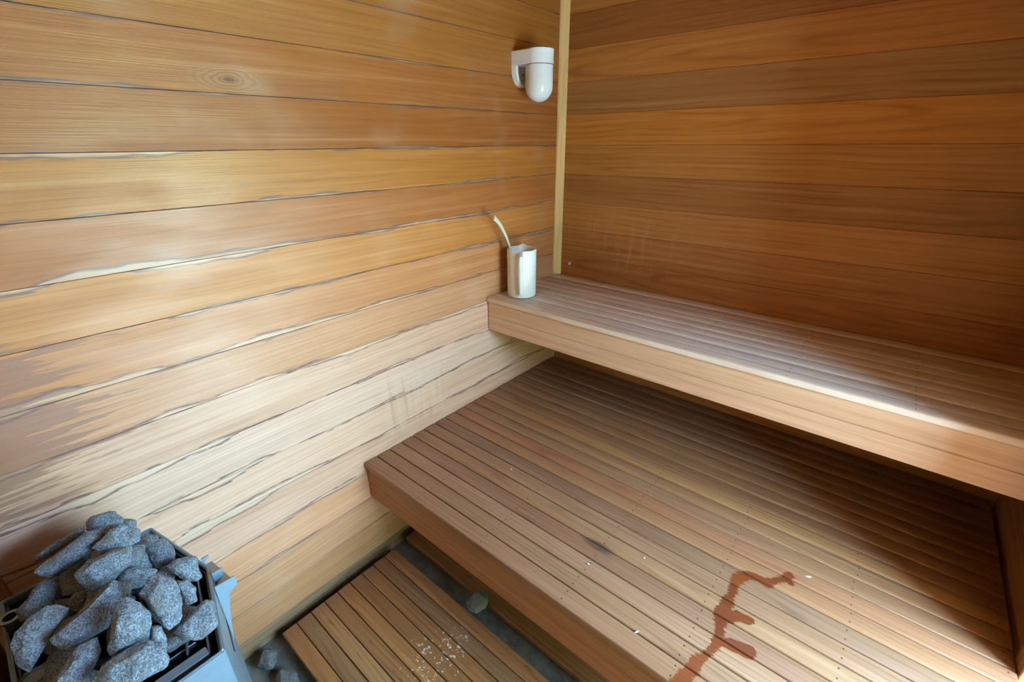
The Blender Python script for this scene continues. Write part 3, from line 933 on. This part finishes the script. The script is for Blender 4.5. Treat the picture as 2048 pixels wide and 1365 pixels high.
# ------------------------------------------------------------------ stones
ROCKS = [
([0.179, -1.988, 0.895],[[0.172, -2.016, 0.905], [0.168, -2.003, 0.913], [0.17, -1.975, 0.91], [0.176, -1.966, 0.901], [0.188, -1.958, 0.882], [0.193, -1.967, 0.873], [0.184, -1.994, 0.886], [0.183, -2.02, 0.889]]),
([0.173, -2.07, 0.875],[[0.176, -2.106, 0.875], [0.169, -2.083, 0.883], [0.167, -2.063, 0.884], [0.164, -2.023, 0.885], [0.17, -2.024, 0.876], [0.176, -2.046, 0.868], [0.182, -2.097, 0.864], [0.181, -2.109, 0.866]]),
([0.245, -2.05, 0.885],[[0.245, -2.111, 0.888], [0.237, -2.086, 0.899], [0.227, -2.019, 0.909], [0.231, -1.968, 0.899], [0.245, -2.02, 0.883], [0.252, -2.029, 0.872], [0.259, -2.059, 0.864], [0.259, -2.098, 0.868]]),
([0.279, -1.978, 0.895],[[0.275, -2.025, 0.9], [0.266, -1.992, 0.914], [0.264, -1.967, 0.917], [0.27, -1.949, 0.909], [0.283, -1.943, 0.89], [0.295, -1.952, 0.873], [0.294, -1.976, 0.874], [0.287, -2.014, 0.883]]),
([0.339, -2.013, 0.885],[[0.329, -2.058, 0.9], [0.322, -2.035, 0.908], [0.323, -1.996, 0.906], [0.327, -1.971, 0.899], [0.337, -1.97, 0.886], [0.348, -1.981, 0.872], [0.351, -2.001, 0.868], [0.357, -2.009, 0.861], [0.354, -2.048, 0.865], [0.34, -2.057, 0.885]]),
([0.299, -1.963, 0.83],[[0.295, -1.979, 0.835], [0.288, -1.968, 0.844], [0.282, -1.954, 0.853], [0.292, -1.951, 0.839], [0.313, -1.949, 0.813], [0.316, -1.964, 0.808], [0.307, -1.979, 0.819]]),
([0.308, -1.929, 0.83],[[0.294, -1.947, 0.847], [0.288, -1.936, 0.855], [0.291, -1.917, 0.853], [0.3, -1.909, 0.842], [0.319, -1.907, 0.818], [0.326, -1.913, 0.808], [0.326, -1.936, 0.806], [0.323, -1.948, 0.809], [0.305, -1.95, 0.833]]),
([0.387, -1.908, 0.82],[[0.368, -1.937, 0.839], [0.369, -1.915, 0.841], [0.375, -1.889, 0.835], [0.382, -1.884, 0.828], [0.407, -1.891, 0.797], [0.408, -1.901, 0.795], [0.401, -1.914, 0.802], [0.383, -1.929, 0.822]]),
([0.507, -1.964, 0.88],[[0.482, -1.991, 0.907], [0.47, -1.966, 0.921], [0.473, -1.954, 0.919], [0.491, -1.937, 0.899], [0.517, -1.939, 0.869], [0.535, -1.948, 0.848], [0.54, -1.957, 0.842], [0.54, -1.975, 0.842], [0.514, -1.986, 0.87], [0.503, -1.984, 0.884]]),
([0.546, -1.932, 0.83],[[0.54, -1.972, 0.833], [0.534, -1.949, 0.84], [0.529, -1.931, 0.848], [0.527, -1.908, 0.85], [0.536, -1.901, 0.842], [0.553, -1.904, 0.825], [0.566, -1.914, 0.811], [0.57, -1.938, 0.805], [0.557, -1.963, 0.817]]),
([0.355, -1.983, 0.84],[[0.347, -2.01, 0.85], [0.338, -1.995, 0.861], [0.342, -1.976, 0.857], [0.36, -1.948, 0.834], [0.366, -1.966, 0.827], [0.37, -1.983, 0.822], [0.364, -2.003, 0.829]]),
([0.255, -2.123, 0.83],[[0.257, -2.154, 0.831], [0.239, -2.118, 0.851], [0.236, -2.104, 0.853], [0.239, -2.091, 0.846], [0.265, -2.103, 0.813], [0.265, -2.121, 0.816], [0.266, -2.141, 0.817], [0.27, -2.152, 0.813]]),
([0.396, -2.124, 0.87],[[0.397, -2.159, 0.875], [0.386, -2.149, 0.887], [0.378, -2.13, 0.894], [0.371, -2.103, 0.898], [0.375, -2.092, 0.892], [0.385, -2.078, 0.877], [0.39, -2.083, 0.87], [0.404, -2.116, 0.859], [0.418, -2.13, 0.844], [0.431, -2.151, 0.831], [0.42, -2.161, 0.846]]),
([0.337, -2.066, 0.845],[[0.332, -2.082, 0.853], [0.326, -2.07, 0.86], [0.328, -2.055, 0.856], [0.334, -2.039, 0.847], [0.345, -2.056, 0.834], [0.351, -2.075, 0.828], [0.344, -2.084, 0.838]]),
([0.431, -2.055, 0.875],[[0.434, -2.114, 0.876], [0.428, -2.087, 0.882], [0.417, -2.049, 0.892], [0.409, -2.031, 0.9], [0.405, -2.013, 0.903], [0.412, -2.006, 0.894], [0.429, -2.006, 0.873], [0.43, -2.024, 0.874], [0.453, -2.044, 0.847], [0.452, -2.061, 0.85], [0.452, -2.104, 0.854], [0.447, -2.109, 0.859]]),
([0.523, -2.02, 0.885],[[0.531, -2.053, 0.877], [0.505, -2.034, 0.905], [0.492, -2.02, 0.919], [0.491, -2.005, 0.919], [0.504, -1.992, 0.904], [0.519, -1.987, 0.887], [0.534, -1.991, 0.871], [0.545, -1.999, 0.86], [0.542, -2.027, 0.864], [0.543, -2.051, 0.863], [0.539, -2.055, 0.868]]),
([0.55, -1.99, 0.85],[[0.53, -1.994, 0.871], [0.537, -1.981, 0.863], [0.559, -1.978, 0.841], [0.568, -1.985, 0.832], [0.562, -2.001, 0.838], [0.545, -2.002, 0.856]]),
([0.581, -2.034, 0.855],[[0.572, -2.083, 0.866], [0.56, -2.065, 0.877], [0.558, -2.031, 0.877], [0.564, -2.003, 0.87], [0.574, -1.99, 0.859], [0.593, -1.987, 0.841], [0.601, -1.996, 0.833], [0.6, -2.033, 0.835], [0.597, -2.059, 0.84], [0.588, -2.081, 0.85]]),
([0.513, -2.092, 0.855],[[0.515, -2.13, 0.858], [0.497, -2.099, 0.873], [0.489, -2.082, 0.88], [0.489, -2.056, 0.876], [0.506, -2.059, 0.858], [0.517, -2.071, 0.848], [0.534, -2.088, 0.831], [0.537, -2.11, 0.831], [0.528, -2.126, 0.843]]),
([0.46, -1.926, 0.83],[[0.439, -1.932, 0.853], [0.449, -1.918, 0.843], [0.463, -1.911, 0.828], [0.478, -1.918, 0.811], [0.475, -1.938, 0.812], [0.457, -1.937, 0.833]])
]


def rock_mesh(center, pts, seed, thick=0.62, toward=None, cuts=3):
    rnd = random.Random(seed)
    c = Vector(center)
    P = [Vector(p) - c for p in pts]
    nrm = (Vector(CAM_LOC) - c).normalized() if toward is None else Vector(toward).normalized()
    # half width of the outline
    w = sorted(p.length for p in P)[len(P) // 3]
    t = w * thick
    bm = bmesh.new()
    for p in P:
        bm.verts.new(p)
        bm.verts.new(p * rnd.uniform(0.50, 0.82) + nrm * t * rnd.uniform(0.35, 0.75))
        bm.verts.new(p * rnd.uniform(0.70, 0.88) - nrm * t * rnd.uniform(0.7, 1.1))
    res = bmesh.ops.convex_hull(bm, input=bm.verts[:])
    bmesh.ops.delete(bm, geom=[v for v in bm.verts if not v.link_faces], context='VERTS')
    bmesh.ops.bevel(bm, geom=bm.edges[:], offset=w * 0.10, segments=2, affect='EDGES', profile=0.6, clamp_overlap=True)
    bmesh.ops.triangulate(bm, faces=bm.faces[:])
    bmesh.ops.subdivide_edges(bm, edges=[e for e in bm.edges if e.calc_length() > w * 0.18], cuts=cuts, use_grid_fill=True)
    bmesh.ops.triangulate(bm, faces=bm.faces[:])
    bm.normal_update()
    off = Vector((seed * 3.7, seed * 1.3, seed * 9.1))
    for v in bm.verts:
        d = noise.fractal((v.co + off) * 34.0, 0.9, 2.0, 4) * 0.0035 + noise.noise((v.co + off) * 16.0) * 0.003
        v.co += v.normal * d
    return from_bm(bm, 'rock', 0.75)


ROCK_LABELS = [
    'small rounded grey stone at the very back top of the stove pile',
    'brownish long thin stone leaning behind the pile on the wall side',
    'long slab shaped stone across the back left of the stove pile',
    'pale pointed stone at the top of the pile beside the back rim',
    'broad wedge shaped stone in the upper middle of the stove pile',
    'small stone tucked under the pale pointed one near the back rim',
    'upright roundish stone against the inside of the back rim',
    'angular stone resting on the rail at the right rear of the stove',
    'large bulky rounded stone at the right of the stove pile',
    'rightmost stone overhanging the stove rail beside the steel casing',
    'brown shaded stone sunk in the middle of the pile',
    'stone with a flat top at the left edge of the pile above the sensor tube',
    'large oval leaf shaped stone at the far left front of the pile',
    'small stone wedged between the oval stone and the long central one',
    'long pointed stone lying diagonally through the centre of the pile',
    'triangular grey stone standing at the front centre of the pile',
    'stone half hidden between the triangular stone and the side rail',
    'large flat stone at the bottom front of the pile by the side rail',
    'big stone at the bottom left of the pile below the long central one',
    'small stone squeezed behind the large bulky one on the right']
GROUP = 'granite stones heaped on the stove'
for i, (c, pts) in enumerate(ROCKS):
    at = (c[0], c[1], c[2] - (0.009 if i == 0 else 0.0))
    o = obj('stove_stone', rock_mesh(c, pts, i + 1), M['stone'], None, Matrix.Translation(at))
    tag(o, ROCK_LABELS[i], 'stone', GROUP)


def blob_outline(c, r, seed, up=(0.2, -0.1, 1)):
    rnd = random.Random(seed)
    n_ = Vector(up).normalized()
    s_ = n_.cross(Vector((0, 1, 0))).normalized()
    w_ = n_.cross(s_)
    return [tuple(Vector(c) + (s_ * math.cos(a) * r[0] + w_ * math.sin(a) * r[1]) * rnd.uniform(0.8, 1.12)) for a in [2 * PI * k / 8 + rnd.uniform(-0.2, 0.2) for k in range(8)]], n_


# the lower layers that carry the heap
LOWER = [(x, y, 0.797) for x in (0.20, 0.275, 0.35, 0.425, 0.50) for y in (-2.11, -2.03, -1.955)]
LOWER += [(0.185, -1.985, 0.845), (0.175, -2.065, 0.84), (0.255, -2.06, 0.84), (0.29, -1.985, 0.848), (0.36, -2.03, 0.843)]
for k, (x, y, z) in enumerate(LOWER):
    c = (x + random.uniform(-0.008, 0.008), y + random.uniform(-0.006, 0.006), z + random.uniform(-0.003, 0.003))
    pts, up = blob_outline(c, (0.038, 0.040), 100 + k)
    o = obj('stove_stone', rock_mesh(c, pts, 100 + k, 0.62, up, 2), M['stone'], None, Matrix.Translation(c))
    tag(o, 'grey stone in the lower layers of the stove, mostly covered by the heap', 'stone', 'covered stones in the lower layers of the stove')

for c, r, lab, th in (((0.076, -1.770, 0.030), (0.040, 0.034), 'greenish grey stone lying on the floor between wall, stove and duckboard', 0.75),
                      ((0.196, -1.756, 0.023), (0.054, 0.035), 'flat grey stone on the floor against the end of the duckboard', 0.55),
                      ((0.512, -1.184, 0.088), (0.040, 0.044), 'single dark stone dropped across the gap between the two duckboards', 0.62)):
    pts, up = blob_outline(c, r, int(c[0] * 1000), (0.15, -0.2, 1))
    o = obj('loose_stone', rock_mesh(c, pts, int(c[0] * 977), th, up), M['stone_dark'], None, Matrix.Translation(c))
    tag(o, lab, 'stone', 'stones fallen on the floor')

# pale flakes lying on the lower bench
FLAKES = [((1.418, -0.748), 0.5, (0.016, 0.005), 'thin white flake on the lower bench beside the far end of the stain'),
          ((1.033, -0.985), 1.9, (0.007, 0.005), 'tiny pale flake on the lower bench left of the stain'),
          ((0.917, -1.110), 0.2, (0.008, 0.006), 'tiny white crumb on a seam of the lower bench near its dark knot'),
          ((1.118, -1.207), 1.1, (0.013, 0.004), 'pale splinter in the seam behind the front slat of the lower bench'),
          ((0.468, -0.930), 0.9, (0.007, 0.006), 'white crumb on the left part of the lower bench below the jug')]
for (fx, fy), ang, (fa, fb), lab in FLAKES:
    poly = [(fa * 0.5 * math.cos(a) * (1 + 0.25 * math.sin(3 * a)), fb * 0.5 * math.sin(a)) for a in [2 * PI * k / 7 for k in range(7)]]
    o = obj('flake', from_bm(prism(poly, 0.0, 0.0012), 'flake'), M['plastic_cream'], None, Matrix.Translation((fx, fy, 0.5186)) @ Matrix.Rotation(ang, 4, 'Z'))
    tag(o, lab, 'flake', 'pale flakes on the lower bench')
